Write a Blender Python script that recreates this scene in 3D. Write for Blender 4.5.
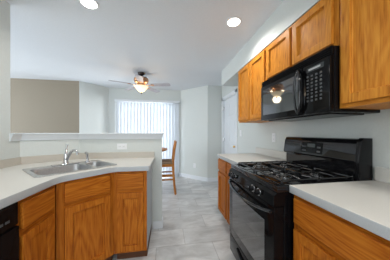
import bpy, bmesh, math, random
from mathutils import Vector, Matrix
random.seed(4)
PI = math.pi
S = bpy.context.scene
C = S.collection
for o in list(bpy.data.objects):
    bpy.data.objects.remove(o)

# ---------------------------------------------------------------- camera, world, light, exposure
FPX = 165.6
YAW = math.atan(27.0 / FPX)
EYE = 1.223
cam_d = bpy.data.cameras.new('camera')
cam = bpy.data.objects.new('camera', cam_d); C.objects.link(cam)
cam.location = (0, 0, EYE)
cam.rotation_euler = (PI / 2, 0, -YAW)
cam_d.sensor_width = 36.0
cam_d.lens = FPX / 390 * 36
cam_d.shift_y = 3.0 / 390
cam_d.clip_start = 0.02
S.camera = cam

w = bpy.data.worlds.new('world'); S.world = w; w.use_nodes = True
w.node_tree.nodes['Background'].inputs[0].default_value = (0.80, 0.90, 1.0, 1)
w.node_tree.nodes['Background'].inputs[1].default_value = 1.1

def area(name, loc, rot, sx, sy, power, col):
    l = bpy.data.lights.new(name, 'AREA'); l.shape = 'RECTANGLE'; l.size = sx; l.size_y = sy
    l.energy = power; l.color = col
    o = bpy.data.objects.new(name, l); C.objects.link(o); o.location = loc; o.rotation_euler = rot
    return o
# added unseen fill lights: from the living room side and behind the camera
area('living_side_fill', (-5.6, 2.2, 1.5), (0, -PI / 2, 0), 2.0, 3.4, 125, (0.86, 0.93, 1.0))
area('rear_fill', (-0.4, -2.35, 1.6), (PI / 2, 0, 0), 2.0, 1.5, 33, (0.90, 0.96, 1.0))
# daylight outside the patio door
area('patio_daylight', (-0.5, 5.5, 1.4), (-PI / 2, 0, 0), 2.4, 2.3, 60, (0.95, 0.97, 1.0))
side = area('patio_side_daylight', (1.7, 5.75, 1.5), (0, 0, 0), 1.6, 2.2, 440, (0.88, 0.94, 1.0))
side.rotation_euler = (Vector((-1.75, 4.45, 1.25)) - side.location).to_track_quat('-Z', 'Y').to_euler()
S.view_settings.view_transform = 'Standard'
S.view_settings.look = 'None'
S.view_settings.exposure = 0.30
S.view_settings.gamma = 1.0
S.view_settings.use_curve_mapping = False

# ---------------------------------------------------------------- materials
def mat(name, col, rough=0.5, metal=0.0, coat=0.0, spec=0.5, emit=None, est=0, trans=0.0):
    m = bpy.data.materials.new(name); m.use_nodes = True
    b = m.node_tree.nodes['Principled BSDF']
    b.inputs['Base Color'].default_value = (*col, 1)
    b.inputs['Roughness'].default_value = rough
    b.inputs['Metallic'].default_value = metal
    b.inputs['Coat Weight'].default_value = coat
    b.inputs['Coat Roughness'].default_value = 0.05 if rough < 0.1 else 0.15
    b.inputs['Specular IOR Level'].default_value = spec
    b.inputs['Transmission Weight'].default_value = trans
    if emit:
        b.inputs['Emission Color'].default_value = (*emit, 1)
        b.inputs['Emission Strength'].default_value = est
    return m

def N(m, t, **kw):
    n = m.node_tree.nodes.new(t)
    for k, v in kw.items():
        setattr(n, k, v)
    return n

def speckle(name, c1, c2, scale, rough=0.5, bump=0.0, coat=0.0, metal=0.0):
    m = mat(name, c1, rough, coat=coat, metal=metal); nt = m.node_tree; b = nt.nodes['Principled BSDF']
    tc = N(m, 'ShaderNodeTexCoord'); nz = N(m, 'ShaderNodeTexNoise')
    nz.inputs['Scale'].default_value = scale; nz.inputs['Detail'].default_value = 4
    nt.links.new(tc.outputs['Object'], nz.inputs['Vector'])
    r = N(m, 'ShaderNodeValToRGB')
    r.color_ramp.elements[0].position = 0.35; r.color_ramp.elements[0].color = (*c1, 1)
    r.color_ramp.elements[1].position = 0.65; r.color_ramp.elements[1].color = (*c2, 1)
    nt.links.new(nz.outputs['Fac'], r.inputs['Fac']); nt.links.new(r.outputs['Color'], b.inputs['Base Color'])
    if bump:
        bp = N(m, 'ShaderNodeBump'); bp.inputs['Strength'].default_value = bump; bp.inputs['Distance'].default_value = 0.002
        nt.links.new(nz.outputs['Fac'], bp.inputs['Height']); nt.links.new(bp.outputs['Normal'], b.inputs['Normal'])
    return m

def wood(name, dark, mid, light, axis, rough=0.42, coat=0.08):
    """oak: fine pores plus wide cathedral bands running along one local axis"""
    m = mat(name, mid, rough, coat=0.0, spec=.14); nt = m.node_tree; b = nt.nodes['Principled BSDF']
    tc = N(m, 'ShaderNodeTexCoord'); oi = N(m, 'ShaderNodeObjectInfo')
    add = N(m, 'ShaderNodeVectorMath', operation='MULTIPLY_ADD')
    cmb = N(m, 'ShaderNodeCombineXYZ')
    for k in range(3): nt.links.new(oi.outputs['Random'], cmb.inputs[k])
    add.inputs[1].default_value = (7, 5, 5)
    nt.links.new(cmb.outputs[0], add.inputs[0]); nt.links.new(tc.outputs['Object'], add.inputs[2])
    sc = [1, 1, 1]; sc[axis] = 0.07
    mp = N(m, 'ShaderNodeMapping'); mp.inputs['Scale'].default_value = sc
    nt.links.new(add.outputs[0], mp.inputs['Vector'])
    n1 = N(m, 'ShaderNodeTexNoise'); n1.inputs['Scale'].default_value = 110; n1.inputs['Detail'].default_value = 3
    nt.links.new(mp.outputs[0], n1.inputs['Vector'])
    sc2 = [1, 1, 1]; sc2[axis] = 0.16
    mp2 = N(m, 'ShaderNodeMapping'); mp2.inputs['Scale'].default_value = sc2
    nt.links.new(add.outputs[0], mp2.inputs['Vector'])
    n2 = N(m, 'ShaderNodeTexNoise'); n2.inputs['Scale'].default_value = 4.5; n2.inputs['Detail'].default_value = 1.5
    nt.links.new(mp2.outputs[0], n2.inputs['Vector'])
    mul = N(m, 'ShaderNodeMath', operation='MULTIPLY'); mul.inputs[1].default_value = 26.0
    fr = N(m, 'ShaderNodeMath', operation='PINGPONG'); fr.inputs[1].default_value = 0.5
    nt.links.new(n2.outputs['Fac'], mul.inputs[0]); nt.links.new(mul.outputs[0], fr.inputs[0])
    mx = N(m, 'ShaderNodeMath', operation='MULTIPLY_ADD'); mx.inputs[1].default_value = 0.42
    nt.links.new(fr.outputs[0], mx.inputs[0]); 
    half = N(m, 'ShaderNodeMath', operation='MULTIPLY'); half.inputs[1].default_value = 0.80
    nt.links.new(n1.outputs['Fac'], half.inputs[0]); nt.links.new(half.outputs[0], mx.inputs[2])
    r = N(m, 'ShaderNodeValToRGB')
    e = r.color_ramp.elements
    e[0].position = 0.22; e[0].color = (*dark, 1); e[1].position = 0.72; e[1].color = (*light, 1)
    q = e.new(0.42); q.color = (*mid, 1)
    nt.links.new(mx.outputs[0], r.inputs['Fac']); nt.links.new(r.outputs['Color'], b.inputs['Base Color'])
    bp = N(m, 'ShaderNodeBump'); bp.inputs['Strength'].default_value = 0.15; bp.inputs['Distance'].default_value = 0.001
    nt.links.new(n1.outputs['Fac'], bp.inputs['Height']); nt.links.new(bp.outputs['Normal'], b.inputs['Normal'])
    return m

M = {}
M['wall'] = speckle('wall_paint', (0.60, 0.63, 0.61), (0.62, 0.65, 0.63), 60, 0.7, 0.1)
M['tan'] = speckle('tan_wall_paint', (0.255, 0.215, 0.158), (0.27, 0.229, 0.17), 50, 0.75, 0.1)
M['ceiling'] = speckle('ceiling_paint', (0.72, 0.75, 0.78), (0.74, 0.77, 0.80), 80, 0.85, 0.1)
M['white'] = mat('white_trim_paint', (0.72, 0.75, 0.78), 0.4)
M['plastic'] = mat('white_plastic', (0.78, 0.79, 0.80), 0.35)
M['slotdark'] = mat('dark_slot', (0.05, 0.05, 0.05), 0.6)
OD, OM, OL = (0.24, 0.066, 0.006), (0.43, 0.145, 0.011), (0.57, 0.225, 0.022)
OD, OM, OL = (0.23, 0.054, 0.005), (0.38, 0.104, 0.009), (0.52, 0.175, 0.018)
M['oak_v'] = wood('oak_vertical_grain', OD, OM, OL, 2)
M['oak_h'] = wood('oak_horizontal_grain', OD, OM, OL, 0)
M['gloss'] = mat('polished_black_enamel', (0.006, 0.006, 0.007), 0.05, spec=0.6)
M['dwblack'] = mat('black_dishwasher_enamel', (0.006, 0.006, 0.007), 0.25, spec=0.05)
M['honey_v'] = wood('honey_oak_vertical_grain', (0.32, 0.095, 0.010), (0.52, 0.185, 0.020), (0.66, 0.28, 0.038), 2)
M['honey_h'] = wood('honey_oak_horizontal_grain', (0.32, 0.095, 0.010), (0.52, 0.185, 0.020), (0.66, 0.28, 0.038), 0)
M['chairwood'] = wood('honey_oak', (0.28, 0.10, 0.02), (0.40, 0.155, 0.035), (0.48, 0.20, 0.05), 2)
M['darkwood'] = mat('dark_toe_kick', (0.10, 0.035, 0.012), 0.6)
M['laminate'] = speckle('laminate_countertop', (0.58, 0.565, 0.52), (0.63, 0.615, 0.575), 300, 0.38)
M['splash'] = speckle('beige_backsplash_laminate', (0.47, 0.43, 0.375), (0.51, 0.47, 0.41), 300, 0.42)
M['edge'] = speckle('grey_edge_laminate', (0.43, 0.455, 0.47), (0.48, 0.50, 0.515), 300, 0.4)
M['endpanel'] = mat('grey_end_panel', (0.42, 0.46, 0.50), 0.45)
M['black'] = mat('black_enamel', (0.004, 0.004, 0.0045), 0.09, spec=0.15)
M['blacksat'] = mat('black_satin', (0.007, 0.007, 0.008), 0.26, spec=0.22)
M['iron'] = speckle('black_cast_iron', (0.005, 0.005, 0.006), (0.010, 0.010, 0.011), 300, 0.22, 0.3, coat=.3)
M['glassblack'] = mat('dark_oven_glass', (0.012, 0.014, 0.015), 0.04, spec=1.0, coat=1.0)
M['screen'] = mat('display_glass', (0.03, 0.035, 0.035), 0.08)
M['print'] = mat('pale_print', (0.35, 0.36, 0.37), 0.5)
M['key'] = mat('grey_key', (0.05, 0.054, 0.058), 0.45)
M['steel'] = speckle('brushed_steel', (0.50, 0.50, 0.50), (0.60, 0.60, 0.60), 90, 0.27, metal=1.0)
M['bowlsteel'] = speckle('satin_steel', (0.34, 0.35, 0.36), (0.40, 0.41, 0.42), 90, 0.38, metal=0.9)
M['chrome'] = mat('chrome', (0.62, 0.62, 0.63), 0.12, metal=1.0)
M['brass'] = mat('brass', (0.75, 0.50, 0.18), 0.25, metal=1.0)
M['bronze'] = mat('dark_bronze', (0.05, 0.035, 0.03), 0.35, metal=0.6)
M['copper'] = mat('antique_copper', (0.50, 0.27, 0.15), 0.28, metal=1.0)
M['blade'] = mat('pale_fan_blade', (0.40, 0.38, 0.42), 0.5)
M['shade'] = mat('frosted_glass_shade', (0.90, 0.80, 0.62), 0.4, emit=(1.0, 0.80, 0.50), est=0.65)
M['lens'] = mat('lit_lens', (1, 1, 1), 0.5, emit=(1.0, 0.96, 0.88), est=9.0)
M['fabric'] = speckle('tan_seat_fabric', (0.20, 0.14, 0.09), (0.29, 0.21, 0.14), 90, 0.9, 0.3)
def glass_mat():
    m = bpy.data.materials.new('window_glass'); m.use_nodes = True; nt = m.node_tree
    nt.nodes.remove(nt.nodes['Principled BSDF'])
    t = N(m, 'ShaderNodeBsdfTransparent'); g = N(m, 'ShaderNodeBsdfGlossy'); g.inputs['Roughness'].default_value = 0.02
    x = N(m, 'ShaderNodeMixShader')
    x.inputs[0].default_value = 0.06; nt.links.new(t.outputs[0], x.inputs[1]); nt.links.new(g.outputs[0], x.inputs[2])
    nt.links.new(x.outputs[0], nt.nodes['Material Output'].inputs['Surface'])
    return m
M['glass'] = glass_mat()
def slat_mat():
    m = bpy.data.materials.new('blind_vinyl'); m.use_nodes = True; nt = m.node_tree
    nt.nodes.remove(nt.nodes['Principled BSDF'])
    d = N(m, 'ShaderNodeBsdfDiffuse'); d.inputs['Color'].default_value = (0.80, 0.83, 0.86, 1)
    t = N(m, 'ShaderNodeBsdfTranslucent'); t.inputs['Color'].default_value = (0.80, 0.84, 0.88, 1)
    x = N(m, 'ShaderNodeMixShader'); x.inputs[0].default_value = 0.35
    nt.links.new(d.outputs[0], x.inputs[1]); nt.links.new(t.outputs[0], x.inputs[2])
    nt.links.new(x.outputs[0], nt.nodes['Material Output'].inputs['Surface'])
    return m
M['slat'] = slat_mat()
def tile_mat():
    m = mat('grey_stone_tile', (0.3, 0.3, 0.3), 0.33); nt = m.node_tree; b = nt.nodes['Principled BSDF']
    tc = N(m, 'ShaderNodeTexCoord')
    mp = N(m, 'ShaderNodeMapping'); mp.inputs['Location'].default_value = (0.12, 0.02, 0)
    nt.links.new(tc.outputs['Object'], mp.inputs['Vector'])
    br = N(m, 'ShaderNodeTexBrick')
    br.inputs['Scale'].default_value = 1.0; br.inputs['Brick Width'].default_value = 0.61; br.inputs['Row Height'].default_value = 0.305
    br.inputs['Mortar Size'].default_value = 0.0045; br.inputs['Mortar Smooth'].default_value = 0.3
    br.inputs['Color1'].default_value = (0.50, 0.51, 0.52, 1); br.inputs['Color2'].default_value = (0.65, 0.65, 0.65, 1)
    br.inputs['Mortar'].default_value = (0.42, 0.415, 0.41, 1); br.offset = 0.5
    nt.links.new(mp.outputs[0], br.inputs['Vector'])
    mp2 = N(m, 'ShaderNodeMapping'); mp2.inputs['Scale'].default_value = (1, 2.2, 1)
    nt.links.new(tc.outputs['Object'], mp2.inputs['Vector'])
    nz = N(m, 'ShaderNodeTexNoise'); nz.inputs['Scale'].default_value = 3.4; nz.inputs['Detail'].default_value = 7; nz.inputs['Roughness'].default_value = 0.62
    nz.inputs['Distortion'].default_value = 0.6
    nt.links.new(mp2.outputs[0], nz.inputs['Vector'])
    r = N(m, 'ShaderNodeValToRGB'); r.color_ramp.elements[0].position = 0.32; r.color_ramp.elements[0].color = (0.72, 0.70, 0.68, 1)
    r.color_ramp.elements[1].position = 0.70; r.color_ramp.elements[1].color = (1.18, 1.18, 1.17, 1)
    nt.links.new(nz.outputs['Fac'], r.inputs['Fac'])
    mx = N(m, 'ShaderNodeMix', data_type='RGBA', blend_type='MULTIPLY'); mx.inputs['Factor'].default_value = 1.0
    nt.links.new(br.outputs['Color'], mx.inputs['A']); nt.links.new(r.outputs['Color'], mx.inputs['B'])
    nt.links.new(mx.outputs['Result'], b.inputs['Base Color'])
    bp = N(m, 'ShaderNodeBump'); bp.inputs['Strength'].default_value = 0.3; bp.inputs['Distance'].default_value = 0.002; bp.invert = True
    nt.links.new(br.outputs['Fac'], bp.inputs['Height']); nt.links.new(bp.outputs['Normal'], b.inputs['Normal'])
    return m
M['tile'] = tile_mat()

# ---------------------------------------------------------------- mesh helpers
class MB:
    def __init__(s): s.bm = bmesh.new()
    def _merge(s, t, mtx=None):
        if mtx is not None: bmesh.ops.transform(t, matrix=mtx, verts=t.verts)
        me = bpy.data.meshes.new('tmp'); t.to_mesh(me); t.free(); s.bm.from_mesh(me); bpy.data.meshes.remove(me)
    def box(s, x0, x1, y0, y1, z0, z1, bev=0.0, seg=1, mtx=None):
        t = bmesh.new(); bmesh.ops.create_cube(t, size=1)
        for v in t.verts:
            v.co = ((x0 + x1) / 2 + v.co.x * (x1 - x0), (y0 + y1) / 2 + v.co.y * (y1 - y0), (z0 + z1) / 2 + v.co.z * (z1 - z0))
        if bev: bmesh.ops.bevel(t, geom=t.edges[:], offset=bev, segments=seg, profile=0.6, affect='EDGES')
        s._merge(t, mtx); return s
    def prism(s, pts, z0, z1, bev=0.0, mtx=None):
        t = bmesh.new()
        vs = [t.verts.new((p[0], p[1], z0)) for p in pts]
        f = t.faces.new(vs)
        r = bmesh.ops.extrude_face_region(t, geom=[f])
        for g in r['geom']:
            if isinstance(g, bmesh.types.BMVert): g.co.z = z1
        bmesh.ops.recalc_face_normals(t, faces=t.faces)
        if bev: bmesh.ops.bevel(t, geom=t.edges[:], offset=bev, segments=2, profile=0.6, affect='EDGES')
        s._merge(t, mtx); return s
    def cyl(s, c, r, h, axis='z', r2=None, n=24, bev=0.0):
        """cylinder whose base centre is c and that runs h along +axis"""
        t = bmesh.new()
        bmesh.ops.create_cone(t, cap_ends=True, segments=n, radius1=r, radius2=r if r2 is None else r2, depth=h)
        bmesh.ops.translate(t, vec=(0, 0, h / 2), verts=t.verts)
        if bev: bmesh.ops.bevel(t, geom=[e for e in t.edges if len(e.link_faces) == 2 and any(len(f.verts) > 4 for f in e.link_faces)], offset=bev, segments=2, affect='EDGES')
        R = {'z': Matrix.Identity(4), 'x': Matrix.Rotation(PI / 2, 4, 'Y'), 'y': Matrix.Rotation(-PI / 2, 4, 'X')}[axis]
        s._merge(t, Matrix.Translation(c) @ R); return s
    def lathe(s, prof, c=(0, 0, 0), n=32):
        t = bmesh.new(); rings = []
        for (r, z) in prof:
            rings.append([t.verts.new((c[0] + max(r, 1e-4) * math.cos(2 * PI * i / n), c[1] + max(r, 1e-4) * math.sin(2 * PI * i / n), c[2] + z)) for i in range(n)])
        for a, b in zip(rings[:-1], rings[1:]):
            for i in range(n):
                t.faces.new((a[i], a[(i + 1) % n], b[(i + 1) % n], b[i]))
        t.faces.new(rings[0]); t.faces.new(rings[-1])
        bmesh.ops.recalc_face_normals(t, faces=t.faces)
        s._merge(t); return s
    def tube(s, pts, r, n=10, sq=1.0):
        """tube through points; r a number or one per point"""
        t = bmesh.new(); P = [Vector(p) for p in pts]; rs = r if isinstance(r, (list, tuple)) else [r] * len(P)
        rings = []; up = None
        for i, p in enumerate(P):
            d = (P[min(i + 1, len(P) - 1)] - P[max(i - 1, 0)]).normalized()
            if up is None:
                up = Vector((0, 0, 1)) if abs(d.z) < 0.9 else Vector((1, 0, 0))
            a = d.cross(up).normalized(); b = a.cross(d).normalized(); up = b
            rings.append([t.verts.new(p + a * rs[i] * math.cos(2 * PI * k / n) + b * rs[i] * sq * math.sin(2 * PI * k / n)) for k in range(n)])
        for a, b in zip(rings[:-1], rings[1:]):
            for k in range(n): t.faces.new((a[k], a[(k + 1) % n], b[(k + 1) % n], b[k]))
        t.faces.new(rings[0]); t.faces.new(rings[-1])
        bmesh.ops.recalc_face_normals(t, faces=t.faces)
        s._merge(t); return s
    def build(s, name, m, parent=None, smooth=False):
        me = bpy.data.meshes.new(name); bmesh.ops.recalc_face_normals(s.bm, faces=s.bm.faces)
        s.bm.to_mesh(me); s.bm.free()
        me.materials.append(M[m] if isinstance(m, str) else m)
        if smooth:
            for p in me.polygons: p.use_smooth = True
            try: me.set_sharp_from_angle(angle=math.radians(40))
            except Exception: pass
        o = bpy.data.objects.new(name, me); C.objects.link(o)
        if parent: o.parent = parent
        return o

def arc(pts_fn, n): return [pts_fn(i / (n - 1)) for i in range(n)]
def rounded(pts, radii, n=6):
    """round polygon corners (2D)"""
    out = []; L = len(pts)
    for i, p in enumerate(pts):
        r = radii[i]
        if not r: out.append(p); continue
        a = Vector(pts[i - 1]) - Vector(p); b = Vector(pts[(i + 1) % L]) - Vector(p)
        A = Vector(p) + a.normalized() * r; B = Vector(p) + b.normalized() * r
        for k in range(n + 1):
            t = k / n; q = A * (1 - t) ** 2 + Vector(p) * 2 * t * (1 - t) + B * t * t
            out.append((q.x, q.y))
    return out
def slab(name, outer, hole, z0, z1, m, parent=None):
    cu = bpy.data.curves.new('tmp', 'CURVE'); cu.dimensions = '2D'; cu.fill_mode = 'BOTH'; cu.extrude = (z1 - z0) / 2
    for ring in [outer] + ([hole] if hole else []):
        sp = cu.splines.new('POLY'); sp.points.add(len(ring) - 1); sp.use_cyclic_u = True
        for i, p in enumerate(ring): sp.points[i].co = (p[0], p[1], 0, 1)
    o = bpy.data.objects.new('tmp', cu); C.objects.link(o)
    bpy.context.view_layer.update()
    me = bpy.data.meshes.new_from_object(o.evaluated_get(bpy.context.evaluated_depsgraph_get()))
    me.name = name; bpy.data.objects.remove(o)
    me.transform(Matrix.Translation((0, 0, (z0 + z1) / 2)))
    bm = bmesh.new(); bm.from_mesh(me); bmesh.ops.remove_doubles(bm, verts=bm.verts, dist=1e-5)
    bmesh.ops.recalc_face_normals(bm, faces=bm.faces); bm.to_mesh(me); bm.free()
    me.materials.clear(); me.materials.append(M[m])
    r = bpy.data.objects.new(name, me); C.objects.link(r)
    if parent: r.parent = parent
    return r

def tag(o, label, cat, group=None):
    o['label'] = label; o['category'] = cat
    if group: o['group'] = group
    return o
def thing(name, label, cat, loc=(0, 0, 0), rz=0, group=None):
    o = bpy.data.objects.new(name, None); C.objects.link(o); o.location = loc; o.rotation_euler = (0, 0, rz)
    return tag(o, label, cat, group)
def struct(o): o['kind'] = 'structure'; return o
def copy_tree(o, parent=None):
    c = o.copy(); C.objects.link(c); c.parent = parent
    for ch in [x for x in bpy.data.objects if x.parent == o]: copy_tree(ch, c)
    return c

# ---------------------------------------------------------------- the setting
CEIL = 2.42
XR = 1.35           # right wall
XL = -1.45          # left kitchen wall
YP = 2.18           # kitchen face of the low wall
struct(MB().box(-6.0, 1.55, -2.6, 5.0, -0.1, 0.0).build('floor', 'tile'))
struct(MB().box(-6.0, 1.55, -2.6, 5.0, CEIL, CEIL + 0.1).build('ceiling', 'ceiling'))
DY0, DY1, DZ = 3.16, 3.94, 2.03
b = MB().box(XR, XR + .12, -2.6, DY0, 0, CEIL).box(XR, XR + .12, DY1, 4.2, 0, CEIL).box(XR, XR + .12, DY0, DY1, DZ, CEIL)
struct(b.build('wall_right', 'wall'))
YS = 4.68
struct(MB().prism([(0.98, 4.05), (1.35, 4.05), (1.35, 4.17), (1.03, 4.17)], 0, CEIL).build('wall_nook', 'wall'))
struct(MB().prism([(0.98, 4.05), (1.03, 4.17), (0.40, 4.80), (0.35, YS)], 0, CEIL).build('wall_diagonal_right', 'wall'))
SX0, SX1 = -1.29, 0.25
b = MB().box(-1.54, SX0, YS, YS + .12, 0, CEIL).box(SX1, 0.35, YS, YS + .12, 0, CEIL).box(SX0, SX1, YS, YS + .12, 2.05, CEIL)
struct(b.build('wall_back', 'wall'))
struct(MB().prism([(-2.02, 4.20), (-1.54, YS), (-1.59, 4.80), (-2.02, 4.37)], 0, CEIL).build('wall_diagonal_left', 'wall'))
struct(MB().box(-6.0, -2.02, 4.20, 4.32, 0, CEIL).build('wall_living_room', 'tan'))
struct(MB().box(XL - .12, XL, -2.6, 1.80, 0, CEIL).build('wall_left', 'wall'))
# wall behind the camera; its unseen opening is added to let light in
b = MB().box(XL, -1.2, -2.6, -2.5, 0, CEIL).box(0.6, XR, -2.6, -2.5, 0, CEIL).box(-1.2, 0.6, -2.6, -2.5, 0, .9).box(-1.2, 0.6, -2.6, -2.5, 2.2, CEIL)
struct(b.build('wall_rear', 'wall'))
# soffit over the wall cabinets
struct(MB().box(1.03, XR, -2.5, 3.10, 2.142, CEIL).build('wall_soffit', 'wall'))
# low wall behind the sink: bends at the corner
PW = [(XL, 1.80), (XL, 1.90), (-1.05, YP), (-.08, YP), (-.08, YP + .12), (-1.09, YP + .12), (XL - .12, 1.96), (XL - .12, 1.80)]
struct(MB().prism(PW, 0, 1.145).build('wall_low', 'wall'))
# ledge: cove moulding and cap
def off(d, e=0.0):
    return [(XL + d, 1.80 - .015), (XL + d, 1.90 - d * .35), (-1.05 + d * .35, YP - d), (-.08 + e, YP - d), (-.08 + e, YP + .12 + d), (-1.09 - d * .3, YP + .12 + d), (XL - .12 - d, 1.96 + d * .4), (XL - .12 - d, 1.815 if d > 0 else 1.80)]
cap = thing('trim_1', 'white', 'trim'); del cap['label']; del cap['category']; struct(cap)
def ring_loft(rings):
    t = bmesh.new(); vv = []
    for pts, z in rings: vv.append([t.verts.new((p[0], p[1], z)) for p in pts])
    n = len(vv[0])
    for a, c in zip(vv[:-1], vv[1:]):
        for i in range(n): t.faces.new((a[i], a[(i + 1) % n], c[(i + 1) % n], c[i]))
    t.faces.new(vv[0]); t.faces.new(vv[-1])
    m_ = MB(); m_._merge(t); return m_
ring_loft([(off(.006, .0), 1.146), (off(.012, .003), 1.15), (off(.014, .006), 1.165), (off(.028, .018), 1.20), (off(.032, .022), 1.209)]).build('ledge_moulding', 'white', cap)
ring_loft([(off(.040, .026), 1.2095), (off(.044, .030), 1.212), (off(.044, .030), 1.2205), (off(.040, .026), 1.223)]).build('ledge_cap', 'white', cap)

# baseboards
def baseboard(name, p, q, h=.10, t=.014):
    p, q = Vector((*p, 0)), Vector((*q, 0)); d = (q - p); L = d.length; ang = math.atan2(d.y, d.x)
    mtx = Matrix.Translation(p) @ Matrix.Rotation(ang, 4, 'Z')
    m_ = MB().box(0, L, -t, 0, 0.0, h * .82, mtx=mtx).box(0, L, -t * .6, 0, h * .82, h, .002, mtx=mtx)
    return struct(m_.build(name, 'white'))
baseboard('baseboard_nook', (0.985, 4.05), (1.27, 4.05))
baseboard('baseboard_diagonal_right', (0.36, YS - .004), (0.984, 4.05))
baseboard('baseboard_back', (0.25, YS), (0.35, YS))
baseboard('baseboard_low', (-.19, YP), (-.066, YP), h=.09)
baseboard('baseboard_low_end', (-.08, YP), (-.08, YP + .12), h=.09)
baseboard('baseboard_right', (XR, 3.08), (XR, 2.36))

# interior door in the right wall
d = bpy.data.objects.new('door_1', None); C.objects.link(d); struct(d); d.location = (XR, DY0, 0)
W_ = DY1 - DY0
m_ = MB().box(.03, .065, .012, W_ - .012, .01, DZ - .012)
for (z0, z1) in ((.22, .78), (.92, 1.50), (1.62, 1.90)):
    for (y0, y1) in ((.11, W_ / 2 - .05), (W_ / 2 + .05, W_ - .11)):  # raised fields
        m_.box(.022, .032, y0, y1, z0, z1, .007); 
m_.build('door_leaf', 'white', d)
m_ = MB().box(-.016, .0, -.075, -.002, 0, DZ + .07, .004).box(-.016, .0, W_ + .002, W_ + .075, 0, DZ + .07, .004).box(-.016, .0, -.075, W_ + .075, DZ + .002, DZ + .07, .004)
m_.box(0, .10, -.0, .011, 0, DZ).box(0, .10, W_ - .011, W_, 0, DZ).box(0, .10, .011, W_ - .011, DZ - .011, DZ)
m_.build('door_casing', 'white', d)
MB().cyl((.004, .07, .94), .012, .027, 'x').lathe([(.012, 0), (.026, .01), (.028, .022), (.02, .032), (.004, .036)]).bm.free()
kn = MB().cyl((.002, .075, .94), .010, .03, 'x').cyl((.022, .075, .94), .028, .008, 'x', n=20, bev=.002)
kn.bm.verts.ensure_lookup_table()
t = bmesh.new(); bmesh.ops.create_uvsphere(t, u_segments=16, v_segments=10, radius=.027); kn._merge(t, Matrix.Translation((-.012, .075, .94)) @ Matrix.Diagonal((.75, 1, 1, 1)))
kn.build('door_knob', 'brass', d, True)
for z in (.25, 1.02, 1.78):
    MB().box(.010, .030, W_ - .020, W_ - .008, z, z + .09, .002).cyl((.008, W_ - .014, z), .006, .09, n=10).build('hinge', 'steel', d)

# patio door behind the blind
pd = bpy.data.objects.new('door_2', None); C.objects.link(pd); struct(pd)
m_ = MB()
for (x0, x1, z0, z1, y0) in ((SX0, SX0 + .06, 0, 2.05, YS + .02), (SX1 - .06, SX1, 0, 2.05, YS + .02), (-.56, -.48, .05, 2.0, YS + .03), (SX0 + .06, SX1 - .06, 1.99, 2.05, YS + .02), (SX0 + .06, SX1 - .06, 0, .07, YS + .02)):
    m_.box(x0, x1, y0, y0 + .06, z0, z1, .004)
m_.build('sliding_door_frame', 'white', pd)
MB().box(SX0 + .06, SX1 - .06, YS + .045, YS + .051, .07, 1.99).build('door_pane', 'glass', pd)
m_ = MB().box(SX0 - .05, SX0, YS - .014, YS, 0, 2.10, .003).box(SX1, SX1 + .06, YS - .014, YS, 0, 2.10, .003).box(SX0, SX1, YS - .014, YS, 2.05, 2.10, .003)
m_.build('sliding_door_casing', 'white', pd)

# ---------------------------------------------------------------- cabinets
def door_mesh(x0, x1, z0, z1, y=0.0, t=.019, fr=.055):
    """frame of a cabinet door (front faces -y), returned with its recessed panel"""
    f = MB()
    f.box(x0, x0 + fr, y - t, y, z0, z1, .004, 2).box(x1 - fr, x1, y - t, y, z0, z1, .004, 2)
    return f
def cab_door(parent, x0, x1, z0, z1, fr=.052, label=None):
    t = .022
    f = MB().box(x0, x0 + fr, -t, -.0005, z0, z1, .004, 2).box(x1 - fr, x1, -t, -.0005, z0, z1, .004, 2)
    f.box(x0 + fr - .003, x1 - fr + .003, -t + .0006, -.001, z0, z0 + fr, .004, 2).box(x0 + fr - .003, x1 - fr + .003, -t + .0006, -.001, z1 - fr, z1, .004, 2)
    # inner bead
    i = fr - .002
    for (a, b_, c, e) in ((x0 + i, x0 + i + .008, z0 + i, z1 - i), (x1 - i - .008, x1 - i, z0 + i, z1 - i), (x0 + i, x1 - i, z0 + i, z0 + i + .008), (x0 + i, x1 - i, z1 - i - .008, z1 - i)):
        f.box(a, b_, -.0115, -.003, c, e, .003)
    o = f.build('door', 'oak_v', parent)
    MB().box(x0 + i + .004, x1 - i - .004, -.0045, -.001, z0 + i + .004, z1 - i - .004).build('door_panel', 'oak_v', o)
    return o
def cab_drawer(parent, x0, x1, z0, z1):
    f = MB().box(x0, x1, -.022, -.0005, z0, z1, .006, 3)
    return f.build('drawer', 'oak_h', parent)
def carcass(parent, w_, depth, z0, z1, stiles, rails, toe=0, side_mat=None, back0=.02):
    """box body behind a face frame whose front is y=0"""
    MB().box(0.001, w_ - .001, .019, depth, z0, z1).build('cabinet_body', side_mat or 'oak_v', parent)
    for (a, c) in stiles: MB().box(a, c, 0.0, .019, z0, z1).build('face_stile', 'oak_v', parent)
    for (a, c) in rails: MB().box(stiles[0][1], stiles[-1][0], .0005, .018, a, c).build('face_rail', 'oak_h', parent)
    if toe:
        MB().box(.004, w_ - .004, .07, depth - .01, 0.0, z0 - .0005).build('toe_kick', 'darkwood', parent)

CT, CB = .914, .870        # countertop top, underside
def base_cabinet(label, loc, rz, w_, bays, depth=.605, group=None, side_mat=None, name='base_cabinet', drawer=True):
    t_ = thing(name, label, 'cabinet', loc, rz, group)
    st = [(0, .035), (w_ - .035, w_)]
    if len(bays) > 1: st.insert(1, (w_ / 2 - .02, w_ / 2 + .02))
    carcass(t_, w_, depth, .105, CB - .002, st, [(.105, .145), (.655, .715), (.835, CB - .002)], toe=1, side_mat=side_mat)
    for (a, c) in bays:
        cab_drawer(t_, a, c, .704, .846)
        cab_door(t_, a, c, .128, .668)
    return t_
XF = XR - .61     # face of right base cabinets
base_cabinet('oak base cabinet nearest the camera, right of the black range', (XF, .876, 0), -PI / 2, .61, [(.018, .592)])
base_cabinet('far oak base cabinet with two drawers and two doors, left of the black range', (XF, 2.345, 0), -PI / 2, .72, [(.018, .338), (.382, .702)])
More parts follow.
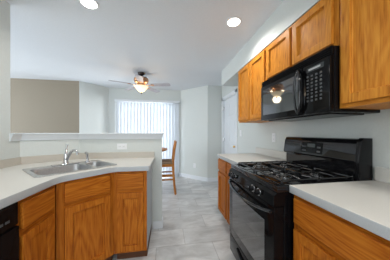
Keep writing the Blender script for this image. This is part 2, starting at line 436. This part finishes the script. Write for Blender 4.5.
# left run and peninsula
XLF, YPF = -.79, 1.63
base_cabinet('narrow oak base cabinet between the dishwasher and the corner sink cabinet', (XLF, 1.018, 0), PI / 2, .302, [(.012, .262)], depth=.60)
base_cabinet('oak peninsula cabinet at the free end of the counter, pale grey side panel', (-.489, YPF, 0), 0, .289, [(.028, .262)], depth=.525, side_mat='endpanel')
L = math.hypot(.30, .30)
sc = thing('corner_sink_cabinet', 'oak corner cabinet set diagonally under the sink', 'cabinet', (XLF, 1.33, 0), PI / 4)
# five-sided body in the cabinet's own space
def loc45(x, y):
    dx, dy = x - XLF, y - 1.33; c = math.cos(PI / 4)
    return (c * (dx + dy), c * (-dx + dy))
body = [loc45(XLF, 1.322), loc45(-1.43, 1.322), loc45(-1.43, 1.88), loc45(-1.04, 2.155), loc45(-.492, 2.155), loc45(-.492, YPF)]
body = [(p[0], p[1]) for p in body]
body[0] = (0.0, .019); body[-1] = (L, .019)
MB().prism(body, .105, .70).build('cabinet_body', 'oak_v', sc)
for (a, c) in ((0, .045), (L - .045, L)): MB().box(a, c, 0, .019, .105, CB - .002).build('face_stile', 'oak_v', sc)
for (a, c) in ((.105, .145), (.655, .715), (.835, CB - .002)): MB().box(.045, L - .045, .0005, .018, a, c).build('face_rail', 'oak_h', sc)
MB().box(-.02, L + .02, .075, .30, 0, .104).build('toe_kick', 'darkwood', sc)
cab_drawer(sc, .045, L - .045, .704, .846); cab_door(sc, .045, L - .045, .128, .668)

# wall cabinets
def wall_cabinet(label, Y, w_, z0, z1, bays, stiles=None):
    t_ = thing('wall_cabinet', label, 'cabinet', (1.03 + .0005, Y, 0), -PI / 2)
    st = stiles or [(0, .035), (w_ - .035, w_)]
    if len(bays) > 1 and not stiles: st.insert(1, (w_ / 2 - .02, w_ / 2 + .02))
    carcass(t_, w_, XR - 1.03 - .003, z0, z1, st, [(z0, z0 + .04), (z1 - .04, z1)])
    for (a, c) in bays: cab_door(t_, a, c, z0 + .022, z1 - .018)
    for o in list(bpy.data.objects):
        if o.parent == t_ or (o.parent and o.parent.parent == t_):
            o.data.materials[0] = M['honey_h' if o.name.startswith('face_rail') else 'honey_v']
    return t_
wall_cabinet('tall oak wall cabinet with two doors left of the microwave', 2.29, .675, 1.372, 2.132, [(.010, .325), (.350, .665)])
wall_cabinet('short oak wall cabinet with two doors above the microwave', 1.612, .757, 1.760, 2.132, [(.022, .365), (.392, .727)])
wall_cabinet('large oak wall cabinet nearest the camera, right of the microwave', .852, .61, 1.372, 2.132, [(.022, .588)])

# ---------------------------------------------------------------- countertops
def nose_bevel(o, w_=.003):
    o.data.materials.append(M['edge'])
    for p in o.data.polygons:
        if abs(p.normal.z) < .5: p.material_index = 1
    md = o.modifiers.new('bevel', 'BEVEL'); md.width = w_; md.segments = 3; md.limit_method = 'ANGLE'; md.angle_limit = math.radians(50)
sink_c = Vector((-.845, 1.655)); SA = math.radians(45)
SLN, SWD = .59, .455
def s2w(u, v):
    return (sink_c.x + u * math.cos(SA) - v * math.sin(SA), sink_c.y + u * math.sin(SA) + v * math.cos(SA))
hole = [s2w(*p) for p in ((-SLN / 2 + .02, -SWD / 2 + .02), (SLN / 2 - .02, -SWD / 2 + .02), (SLN / 2 - .02, SWD / 2 - .02), (-SLN / 2 + .02, SWD / 2 - .02))]
G = .001
outer = rounded([(XL + G, .38), (-.765, .38), (-.765, 1.318), (-.478, 1.60), (-.17, 1.60), (-.17, YP - G), (-1.05, YP - G), (XL + G, 1.90)], [0, 0, .07, .07, .02, 0, 0, 0], 8)
ctp = thing('countertop', 'pale laminate countertop around the corner sink with low backsplash', 'countertop')
cs = slab('counter_slab', outer, hole, CB, CT, 'laminate', ctp); nose_bevel(cs)
bz = CT + .072
MB().prism([(XL + G, .38), (XL + .02, .38), (XL + .02, 1.889), (-1.046, YP - .021), (-.172, YP - .021), (-.172, YP - G), (-1.05, YP - G), (XL + G, 1.90)], CT + .0003, bz, .002).build('backsplash', 'splash', ctp)
ctn = thing('countertop', 'pale laminate countertop nearest the camera, right of the black range', 'countertop')
o = slab('counter_slab', [(.713, -.1), (.713, .884), (XR - G, .884), (XR - G, -.1)], None, CB, CT, 'laminate', ctn); nose_bevel(o)
MB().box(XR - .021, XR - G, -.1, .878, CT + .0003, CT + .09, .003).build('backsplash', 'laminate', ctn)
ctf = thing('countertop', 'far pale laminate countertop left of the black range, beside the door', 'countertop')
o = slab('counter_slab', rounded([(.713, 1.617), (.713, 2.37), (XR - G, 2.37), (XR - G, 1.617)], [0, .03, 0, 0]), None, CB, CT, 'laminate', ctf); nose_bevel(o)
MB().box(XR - .021, XR - G, 1.617, 2.368, CT + .0003, CT + .09, .003).build('backsplash', 'laminate', ctf)

# ---------------------------------------------------------------- gas range (local: x along the wall toward the camera, -y out of the wall)
rg = thing('gas_range', 'black gas range with four burners and glass oven door', 'stove', (XR - .02, 1.612, 0), -PI / 2)
RW = .726; D0 = -.69; CTZ = .912     # D0 = front plane (local y)
MB().box(.004, RW - .004, D0 + .045, -.03, .03, CTZ - .045, .003).build('range_body', 'black', rg)
for x in (.03, RW - .07):
    for y in (D0 + .10, -.10): MB().box(x, x + .035, y, y + .035, 0, .031).build('leveling_foot', 'blacksat', rg)
# cooktop: raised rim around a shallow well
m_ = MB().box(0.001, RW - .001, D0 - .006, -.075, CTZ - .044, CTZ - .018, .006, 2)
m_.box(0.001, RW - .001, D0 - .006, D0 + .045, CTZ - .020, CTZ - .004, .006, 2).box(0.001, .03, D0 + .03, -.075, CTZ - .020, CTZ - .004, .005, 2).box(RW - .03, RW - .001, D0 + .03, -.075, CTZ - .020, CTZ - .004, .005, 2).box(.02, RW - .02, -.10, -.075, CTZ - .02, CTZ - .004, .004)
m_.build('cooktop', 'gloss', rg, True)
for (bx, by, r) in ((.20, -.505, .048), (.535, -.505, .052), (.20, -.235, .045), (.535, -.235, .040)):
    bn = MB().lathe([(.052, 0), (.052, .004), (r, .006), (r, .018), (r * .9, .020)], (bx, by, CTZ - .018), 24).build('burner', 'steel', rg, True)
    MB().lathe([(r * .85, 0), (r * .88, .004), (r * .80, .009), (.002, .011)], (bx, by, CTZ + .0025), 24).build('burner_cap', 'iron', bn, True)
def grate(cx, cy, hx=.148, hy=.128):
    g = MB(); zt = CTZ + .020; r = .0062
    for (a, b_) in (((-hx, -hy), (hx, -hy)), ((hx, -hy), (hx, hy)), ((hx, hy), (-hx, hy)), ((-hx, hy), (-hx, -hy))):
        g.tube([(cx + a[0], cy + a[1], zt - .006), (cx + b_[0], cy + b_[1], zt - .006)], r, 8)
    for k in range(4):
        an = k * PI / 2
        ex, ey = (hx if k % 2 == 0 else 0), (hy if k % 2 else 0)
        s_ = 1 if k < 2 else -1
        g.tube([(cx + s_ * ex, cy + s_ * ey, zt - .006), (cx + s_ * ex * .8, cy + s_ * ey * .8, zt + .004), (cx + s_ * ex * .22, cy + s_ * ey * .22, zt + .004)], r, 8)
    for sx in (-1, 1):
        for sy in (-1, 1):
            g.tube([(cx + sx * hx, cy + sy * hy, zt - .004), (cx + sx * hx, cy + sy * hy, CTZ - .018)], [r, r * 1.2], 8)
            g.tube([(cx + sx * hx * .98, cy + sy * hy * .98, zt - .006), (cx + sx * hx * .55, cy + sy * hy * .55, zt + .004)], r, 8)
    return g.build('burner_grate', 'iron', rg, True)
for (bx, by) in ((.20, -.505), (.535, -.505), (.20, -.235), (.535, -.235)): grate(bx, by)
# sloped control panel with knobs
t = bmesh.new()
pr = [(D0 - .004, CTZ - .046), (D0 - .022, CTZ - .062), (D0 - .028, CTZ - .125), (D0 + .05, CTZ - .125), (D0 + .05, CTZ - .046)]
va = [t.verts.new((.002, y, z)) for y, z in pr]; vb = [t.verts.new((RW - .002, y, z)) for y, z in pr]
for i in range(5): t.faces.new((va[i], va[(i + 1) % 5], vb[(i + 1) % 5], vb[i]))
t.faces.new(va); t.faces.new(vb); m_ = MB(); m_._merge(t); m_.build('front_panel', 'black', rg)
for kx in (.075, .150, .480, .560):
    k_ = MB().cyl((kx, D0 - .052, CTZ - .093), .017, .027, 'y', r2=.020, n=24, bev=.002)
    k_.box(kx - .004, kx + .004, D0 - .060, D0 - .050, CTZ - .109, CTZ - .077, .002)
    ko = k_.build('knob', 'blacksat', rg, True)
    MB().cyl((kx, D0 - .0285, CTZ - .093), .025, .006, 'y', n=24, bev=.001).build('knob_ring', 'chrome', ko, True)
    MB().box(kx - .0012, kx + .0012, D0 - .0606, D0 - .0598, CTZ - .088, CTZ - .077).build('knob_mark', 'print', ko)
# oven door
od = MB().box(.004, RW - .004, D0 - .024, D0 + .043, .225, CTZ - .130, .008, 2).build('oven_door', 'black', rg, True)
MB().box(.095, RW - .095, D0 - .0275, D0 - .0235, .31, .665, .001).build('oven_window', 'glassblack', od)
hd = MB()
hp = [(.03 + (RW - .06) * t_, D0 - .028 - .052 * math.sin(PI * t_) ** .7, 0.748 - .022 * math.sin(PI * t_)) for t_ in [i / 20 for i in range(21)]]
hd.tube(hp, .013, 10, .8).cyl((.03, D0 - .034, .748), .015, .012, 'y', n=14).cyl((RW - .03, D0 - .034, .748), .015, .012, 'y', n=14)
hd.build('oven_handle', 'gloss', od, True)
# bottom drawer with a scooped pull
sd = MB().box(.004, RW - .004, D0 - .018, D0 + .043, .045, .215, .007, 2).build('storage_drawer', 'black', rg, True)
MB().tube([(.19, D0 - .020, .175), (.28, D0 - .026, .150), (.378, D0 - .028, .145), (.47, D0 - .026, .150), (.567, D0 - .020, .175)], .010, 8).build('drawer_pull', 'blacksat', sd, True)
# backguard
t = bmesh.new()
pr = [(-.088, 1.020), (-.098, 1.034), (-.082, 1.150), (-.066, 1.176), (-.045, 1.184), (-.018, 1.182), (0.0, 1.170), (0, 1.02)]
va = [t.verts.new((.001, y, z)) for y, z in pr]; vb = [t.verts.new((RW - .032, y, z)) for y, z in pr]
n = len(pr)
for i in range(n): t.faces.new((va[i], va[(i + 1) % n], vb[(i + 1) % n], vb[i]))
t.faces.new(va); t.faces.new(vb); m_ = MB(); m_._merge(t)
bg = m_.build('backguard', 'gloss', rg, True)
MB().box(.002, RW - .03, -.066, 0, CTZ - .04, 1.019, .002).build('backguard_riser', 'gloss', bg)
MB().prism([(-.102, CTZ - .02), (-.110, 1.03), (-.090, 1.165), (-.070, 1.19), (0, 1.188), (0, CTZ - .02)], RW - .030, RW - .001, .004,
           mtx=Matrix(((0, 0, 1, 0), (1, 0, 0, 0), (0, 1, 0, 0), (0, 0, 0, 1)))).build('end_cap', 'blacksat', bg, True)
def on_guard(x0, x1, s0, s1, d0, d1):
    """patch on the sloped guard face; s is 0 at its foot, 1 at its top"""
    t = bmesh.new(); P0 = Vector((-.098, 1.034)); P1 = Vector((-.082, 1.150)); nrm = Vector((-(P1 - P0).y, (P1 - P0).x)).normalized()
    vs = []
    for dd in (d0, d1):
        for (x, s_) in ((x0, s0), (x1, s0), (x1, s1), (x0, s1)):
            q = P0.lerp(P1, s_) + nrm * dd; vs.append(t.verts.new((x, q.x, q.y)))
    for f in ((0, 1, 2, 3), (4, 5, 6, 7), (0, 1, 5, 4), (1, 2, 6, 5), (2, 3, 7, 6), (3, 0, 4, 7)): t.faces.new([vs[i] for i in f])
    m_ = MB(); m_._merge(t); return m_
dp = on_guard(.23, .45, .12, .92, -.002, .0015).build('oven_control', 'black', bg)
on_guard(.30, .38, .55, .82, .0014, .0022).build('clock_display', 'screen', dp)
for r_ in range(2):
    for k in range(5):
        on_guard(.245 + k * .012 if k < 4 else .40, .253 + k * .012 if k < 4 else .432, .22 + r_ * .3, .34 + r_ * .3, .0014, .002).build('key', 'key', dp)

# ---------------------------------------------------------------- microwave
mw = thing('microwave', 'black over-range microwave mounted above the gas range', 'microwave', (XR - .004, 1.611, 0), -PI / 2)
MZ0, MZ1, MF = 1.348, 1.757, -.376
MB().box(.001, .754, MF + .03, 0, MZ0 + .004, MZ1, .004, 2).build('microwave_body', 'blacksat', mw)
g = MB().box(.001, .754, MF + .010, MF + .030, MZ1 - .058, MZ1, .002)
for k in range(4): g.box(.004, .751, MF, MF + .012, MZ1 - .055 + k * .0135, MZ1 - .048 + k * .0135, .0015)
g.build('vent_grille', 'black', mw)
md_ = MB().box(.002, .545, MF - .004, MF + .030, MZ0 + .006, MZ1 - .060, .006, 2).build('microwave_door', 'black', mw, True)
MB().box(.045, .532, MF - .006, MF - .0035, MZ0 + .055, MZ1 - .095, .001).build('microwave_window', 'glassblack', md_)
# oval loop handle
hz = (MZ0 + MZ1 - .054) / 2
for side in (0,):
    ring = []
    for i in range(25):
        a = 2 * PI * i / 24
        ring.append((.520 + .027 * math.cos(a), MF - .016 - .012 * abs(math.sin(a + PI / 2)) , hz + .152 * math.sin(a)))
    MB().tube(ring, .0088, 10).cyl((.520, MF - .024, hz + .155), .010, .022, 'y', n=10).cyl((.520, MF - .024, hz - .155), .010, .022, 'y', n=10).build('microwave_handle', 'gloss', md_, True)
cp = MB().box(.548, .753, MF - .002, MF + .030, MZ0 + .006, MZ1 - .060, .005, 2).build('control_panel', 'black', mw, True)
MB().box(.583, .715, MF - .0035, MF - .0015, MZ1 - .115, MZ1 - .082, .0005).build('display', 'screen', cp)
MB().box(.600, .690, MF - .0045, MF - .0033, MZ1 - .104, MZ1 - .092).build('display_digits', 'print', cp)
for r_ in range(8):
    for k in range(4):
        x0 = .583 + k * .034; z0 = MZ1 - .150 - r_ * .024
        MB().box(x0, x0 + .016, MF - .0035, MF - .0018, z0, z0 + .013, .0005).build('key', 'key', cp)
MB().box(.04, .70, MF + .06, -.05, MZ0 - .004, MZ0 + .0045, .001).build('bottom_filter', 'blacksat', mw)

# ---------------------------------------------------------------- dishwasher
dw = thing('dishwasher', 'black dishwasher at the left edge under the sink counter', 'dishwasher', (XLF, .412, 0), PI / 2)
MB().box(.002, .600, .025, .57, .02, CB - .004).build('dishwasher_body', 'blacksat', dw)
MB().box(.002, .600, -.012, .024, .745, CB - .008, .006, 2).build('control_panel', 'dwblack', dw, True)
ch = [o_ for o_ in bpy.data.objects if o_.parent == dw and o_.name.startswith('control_panel')][0]
for k in range(6):
    MB().box(.36 + k * .033, .384 + k * .033, -.0145, -.0115, .778, .790, .001).build('button', 'key', ch)
MB().box(.05, .55, -.016, -.0115, .848, .858, .002).build('latch_lip', 'blacksat', ch)
MB().box(.002, .600, -.018, .024, .125, .738, .008, 2).build('dishwasher_door', 'dwblack', dw, True)
MB().box(.01, .592, .05, .08, 0, .12).build('kick_plate', 'blacksat', dw)

# ---------------------------------------------------------------- sink, faucet, sprayer
sk = thing('kitchen_sink', 'stainless steel double bowl sink set into the corner counter', 'sink', (sink_c.x, sink_c.y, CT), SA)
def bowl(m_, x0, x1, y0, y1, depth=.17, r=.05, inset=.018):
    def rr(x0, x1, y0, y1, r):
        P = []
        for (cx, cy, a0) in ((x1 - r, y1 - r, 0), (x0 + r, y1 - r, PI / 2), (x0 + r, y0 + r, PI), (x1 - r, y0 + r, 1.5 * PI)):
            for k in range(6): P.append((cx + r * math.cos(a0 + k * PI / 10), cy + r * math.sin(a0 + k * PI / 10)))
        return P
    t = bmesh.new(); R = []
    for (ins, z, rad) in ((0, .006, r), (.006, -.004, r), (.010, -depth + .03, r), (.03, -depth, r * .9)):
        R.append([t.verts.new((p[0], p[1], z)) for p in rr(x0 + ins, x1 - ins, y0 + ins, y1 - ins, rad)])
    n = len(R[0])
    for a, c in zip(R[:-1], R[1:]):
        for i in range(n): t.faces.new((a[i], a[(i + 1) % n], c[(i + 1) % n], c[i]))
    t.faces.new(R[-1]); 
    me = bpy.data.meshes.new('tmp'); t.to_mesh(me); t.free(); m_.bm.from_mesh(me); bpy.data.meshes.remove(me)
    return rr(x0, x1, y0, y1, r)
hx, hy = SLN / 2, SWD / 2
bw = MB()
div = .11
r1 = bowl(bw, -hx + .028, div - .012, -hy + .028, hy - .085)
r2 = bowl(bw, div + .012, hx - .028, -hy + .028, hy - .085)
bo = bw.build('bowl', 'bowlsteel', sk, True)
# rim deck with two openings
cu = bpy.data.curves.new('tmp', 'CURVE'); cu.dimensions = '2D'; cu.fill_mode = 'BOTH'; cu.extrude = .003
for ring in (rounded([(-hx, -hy), (hx, -hy), (hx, hy), (-hx, hy)], [.03] * 4), r1, r2):
    sp = cu.splines.new('POLY'); sp.points.add(len(ring) - 1); sp.use_cyclic_u = True
    for i, p in enumerate(ring): sp.points[i].co = (p[0], p[1], 0, 1)
oc = bpy.data.objects.new('tmp', cu); C.objects.link(oc); bpy.context.view_layer.update()
me = bpy.data.meshes.new_from_object(oc.evaluated_get(bpy.context.evaluated_depsgraph_get())); bpy.data.objects.remove(oc)
me.transform(Matrix.Translation((0, 0, .0035))); me.materials.clear(); me.materials.append(M['steel'])
ro = bpy.data.objects.new('sink_rim', me); C.objects.link(ro); ro.parent = sk
md2 = ro.modifiers.new('bevel', 'BEVEL'); md2.width = .002; md2.segments = 2; md2.limit_method = 'ANGLE'
for (x, y) in ((-.10, -.03), (.18, -.03)):
    MB().lathe([(.035, 0), (.035, .003), (.028, .002), (.004, .001)], (x, y, -.168), 20).build('drain', 'chrome', sk, True)

fx, fy = s2w(.0, hy - .045)
fc = thing('faucet', 'chrome single lever faucet with curved spout on the sink deck', 'faucet', (fx, fy, CT + .007), SA)
MB().lathe([(.030, 0), (.030, .004), (.024, .012), (.021, .02), (.021, .085), (.019, .098), (.012, .104)], n=20).box(-.11, .11, -.026, .026, 0, .005, .002).build('faucet_body', 'chrome', fc, True)
sp_ = [(.0, -.012, .045), (.012, -.035, .085), (.024, -.058, .122), (.034, -.082, .138), (.044, -.106, .136), (.050, -.122, .118), (.051, -.126, .095)]
MB().tube(sp_, [.014, .0125, .0115, .011, .011, .011, .0125], 12).build('spout', 'chrome', fc, True)
MB().tube([(0, 0, .098), (.004, .006, .130), (.012, .016, .170), (.016, .022, .188)], [.011, .008, .008, .012], 10).build('lever', 'chrome', fc, True)
gx, gy = s2w(.185, hy - .045)
spy = thing('side_sprayer', 'small chrome side sprayer standing right of the faucet', 'sprayer', (gx, gy, CT + .007), SA)
MB().lathe([(.022, 0), (.022, .006), (.014, .012), (.013, .03)], n=16).build('sprayer_holder', 'chrome', spy, True)
MB().tube([(0, 0, .025), (0, 0, .07), (-.006, -.004, .088), (-.022, -.014, .097)], [.011, .013, .015, .012], 10).build('spray_head', 'chrome', spy, True)

# ---------------------------------------------------------------- outlets and switches
def plate(label, loc, rz, w_=.072, h=.116, kind='outlet', horiz=False, gang=1, cat='outlet'):
    t_ = thing('wall_outlet' if kind == 'outlet' else 'light_switch', label, cat, loc, rz)
    W2, H2 = (w_ / 2, h / 2) if not horiz else (h / 2, w_ / 2)
    p_ = MB().box(-W2, W2, -.005, -.0005, -H2, H2, .002, 2).build('cover_plate', 'plastic', t_)
    if kind == 'outlet':
        for s_ in (-1, 1):
            cx, cz = (0, s_ * .024) if not horiz else (s_ * .024, 0)
            so = MB().box(cx - .016, cx + .016, -.0065, -.0045, cz - .016, cz + .016, .0012).build('socket', 'plastic', p_)
            sl = MB().box(cx - .007, cx - .005, -.0069, -.0063, cz - .005, cz + .006).box(cx + .005, cx + .007, -.0069, -.0063, cz - .005, cz + .006)
            sl.build('socket_slots', 'slotdark', t_)
    else:
        MB().box(-.011, .011, -.009, -.0045, -.022, .022, .002).build('rocker', 'plastic', p_)
    return t_
plate('white horizontal outlet on the low wall behind the sink counter', (-.565, YP, 1.055), 0, horiz=True)
plate('white outlet on the right wall above the far countertop', (XR, 1.945, 1.165), -PI / 2)
plate('white light switch on the right wall beside the white door', (XR, 2.93, 1.22), -PI / 2, kind='switch', cat='switch')
plate('white outlet low on the angled wall right of the blinds', (.695, 4.333, .36), -PI / 4)

# ---------------------------------------------------------------- recessed ceiling lights
def downlight(label, x, y, power):
    t_ = thing('recessed_light', label, 'ceiling light', (x, y, CEIL), 0, 'recessed ceiling lights in the kitchen')
    tr = MB()
    tr.lathe([(.062, -.001), (.066, -.006), (.083, -.004), (.085, -.0005)], n=40)
    # ring only: lathe caps are hidden behind the lens
    tr.build('trim_ring', 'plastic', t_, True)
    MB().lathe([(.060, -.0065), (.056, -.0105), (.030, -.0115), (.002, -.012)], n=32).build('lens', 'lens', t_, True)
    l = bpy.data.lights.new('recessed_lamp', 'AREA'); l.shape = 'DISK'; l.size = .13; l.energy = power; l.color = (1.0, .975, .93); l.spread = math.radians(150)
    o = bpy.data.objects.new('recessed_lamp', l); C.objects.link(o); o.location = (0, 0, -.03); o.parent = t_
    return t_
downlight('right round recessed ceiling light, above the wall cabinets side', .70, 1.695, 5)
downlight('left round recessed ceiling light, above the corner sink', -.718, 1.66, 5)
downlight('added recessed fill light, unseen behind the camera on the right', .70, -.2, 6.5)  # added out of view to brighten the kitchen
downlight('added recessed fill light, unseen behind the camera on the left', -.718, -.2, 7.5)  # its left partner, likewise added as unseen fill

# ---------------------------------------------------------------- ceiling fan
fan = thing('ceiling_fan', 'five blade ceiling fan with copper motor and lit glass bowl', 'ceiling fan', (-.525, 3.43, CEIL))
MB().lathe([(.068, -.0005), (.070, -.012), (.060, -.035), (.030, -.048), (.016, -.052)], n=28).build('canopy', 'bronze', fan, True)
MB().cyl((0, 0, -.09), .013, .045, n=12).build('downrod', 'bronze', fan, True)
MB().lathe([(.03, -.080), (.085, -.088), (.128, -.105), (.138, -.125)], n=36).build('motor_cap', 'bronze', fan, True)
MB().lathe([(.138, -.125), (.144, -.155), (.128, -.190), (.095, -.210), (.07, -.235)], n=36).build('motor_housing', 'copper', fan, True)
MB().lathe([(.072, -.225), (.078, -.265), (.05, -.27)], n=24).build('light_fitter', 'copper', fan, True)
MB().lathe([(.128, -.268), (.132, -.276), (.112, -.305), (.080, -.340), (.042, -.372), (.012, -.386)], n=36).build('glass_bowl', 'shade', fan, True)
MB().lathe([(.012, -.380), (.018, -.390), (.012, -.410), (.002, -.425)], n=14).build('finial', 'bronze', fan, True)
MB().tube([(.05, -.05, -.235), (.14, -.10, -.245), (.146, -.105, -.36)], .0012, 6).bm.free()
for k in range(5):
    a = math.radians(58.5 + 72 * k)
    R = Matrix.Rotation(a, 4, 'Z') @ Matrix.Translation((0, 0, -.248)) @ Matrix.Rotation(math.radians(-10), 4, 'X')
    pl = rounded([(.20, -.052), (.585, -.066), (.585, .066), (.20, .052)], [.02, .05, .05, .02])
    bl = MB().prism(pl, 0, .006, mtx=R).build('blade', 'blade', fan)
    MB().box(.09, .23, -.014, .014, -.006, -.0005, .002, mtx=R).box(.20, .26, -.035, .035, -.006, -.0005, .002, mtx=R).build('blade_bracket', 'copper', bl)
l = bpy.data.lights.new('fan_lamp', 'POINT'); l.energy = 3.5; l.color = (1, .82, .58); l.shadow_soft_size = .08
o = bpy.data.objects.new('fan_lamp', l); C.objects.link(o); o.parent = fan; o.location = (0.0, 0, -.43)
l = bpy.data.lights.new('fan_uplight', 'POINT'); l.energy = 0.3; l.color = (1, .74, .46); l.shadow_soft_size = .02
o = bpy.data.objects.new('fan_uplight', l); C.objects.link(o); o.parent = fan; o.location = (0.135, 0, -.243)
l2 = bpy.data.objects.new('fan_uplight', l); C.objects.link(l2); l2.parent = fan; l2.location = (-.135, -.02, -.243)

# ---------------------------------------------------------------- vertical blind
vb_ = thing('vertical_blind', 'white vertical blind drawn across the patio door', 'blind', (0, 4.585, 0))
MB().box(-1.36, .31, -.045, .05, 2.045, 2.10, .004).build('head_rail', 'white', vb_)
ns = 19; pitch = 1.60 / ns
for i in range(ns):
    x = -1.325 + pitch * (i + .5)
    R = Matrix.Translation((x, .005, 0)) @ Matrix.Rotation(math.radians(27), 4, 'Z')
    MB().prism([(-.044, -.001), (-.022, -.005), (0, -.0065), (.022, -.005), (.044, -.001), (.044, .0005), (.022, -.0035), (0, -.005), (-.022, -.0035), (-.044, .0005)], .03, 2.04, mtx=R).build('slat', 'slat', vb_)
MB().tube([(-1.335, -.047, 2.03), (-1.335, -.047, .9)], .004, 8).build('wand', 'white', vb_)

# ---------------------------------------------------------------- dining table and stool
tb = thing('dining_table', 'counter height round wooden table under the ceiling fan', 'table', (-.53, 3.50, 0))
MB().lathe([(.50, .865), (.515, .872), (.52, .885), (.515, .897), (.50, .903)], n=48).build('tabletop', 'chairwood', tb, True)
MB().lathe([(.09, .84), (.09, .864)], n=24).lathe([(.055, .14), (.07, .25), (.05, .45), (.06, .70), (.09, .84)], n=24).build('pedestal', 'chairwood', tb, True)
for k in range(4):
    a = PI / 4 + k * PI / 2; c, s_ = math.cos(a), math.sin(a)
    MB().tube([(c * .04, s_ * .04, .22), (c * .2, s_ * .2, .14), (c * .36, s_ * .36, .03)], [.035, .03, .03], 8).build('foot', 'chairwood', tb, True)

st_ = thing('bar_stool', 'wooden counter stool with tan padded seat at the low wall end', 'chair', (-.066, 3.50, 0), 0)
# the stool faces -x: its back is at +x
def leg(pts, w_=.017): return MB().tube(pts, w_, 4)
for s_ in (-1, 1):
    y = s_ * .19
    MB().tube([(.215, y, 0), (.190, y, .20), (.172, y, .45), (.168, y, .66), (.188, y, .86), (.222, y, 1.06)], [.022, .022, .023, .024, .022, .018], 4).build('back_leg', 'chairwood', st_)
    MB().tube([(-.20, y * .98, 0), (-.19, y * .98, .57)], [.018, .023], 4).build('front_leg', 'chairwood', st_)
sf = MB().box(-.21, .185, -.205, .205, .555, .605, .004).build('seat_frame', 'chairwood', st_)
MB().box(-.215, .158, -.20, .20, .606, .655, .018, 3).build('seat_cushion', 'fabric', st_, True)
for z in (.30, .37):
    for y in (-.196, .180): MB().box(-.185, .165, y, y + .016, z - .014, z + .014, .003).build('stretcher', 'chairwood', st_)
MB().box(-.200, -.178, -.17, .17, .20, .235, .003).build('foot_rail', 'chairwood', st_)
MB().box(.206, .224, -.175, .175, .97, 1.055, .004).build('top_rail', 'chairwood', st_)
for y in (-.11, -.037, .037, .11):
    MB().tube([(.172, y, .63), (.190, y, .85), (.213, y, .975)], .009, 6).build('back_slat', 'chairwood', st_)
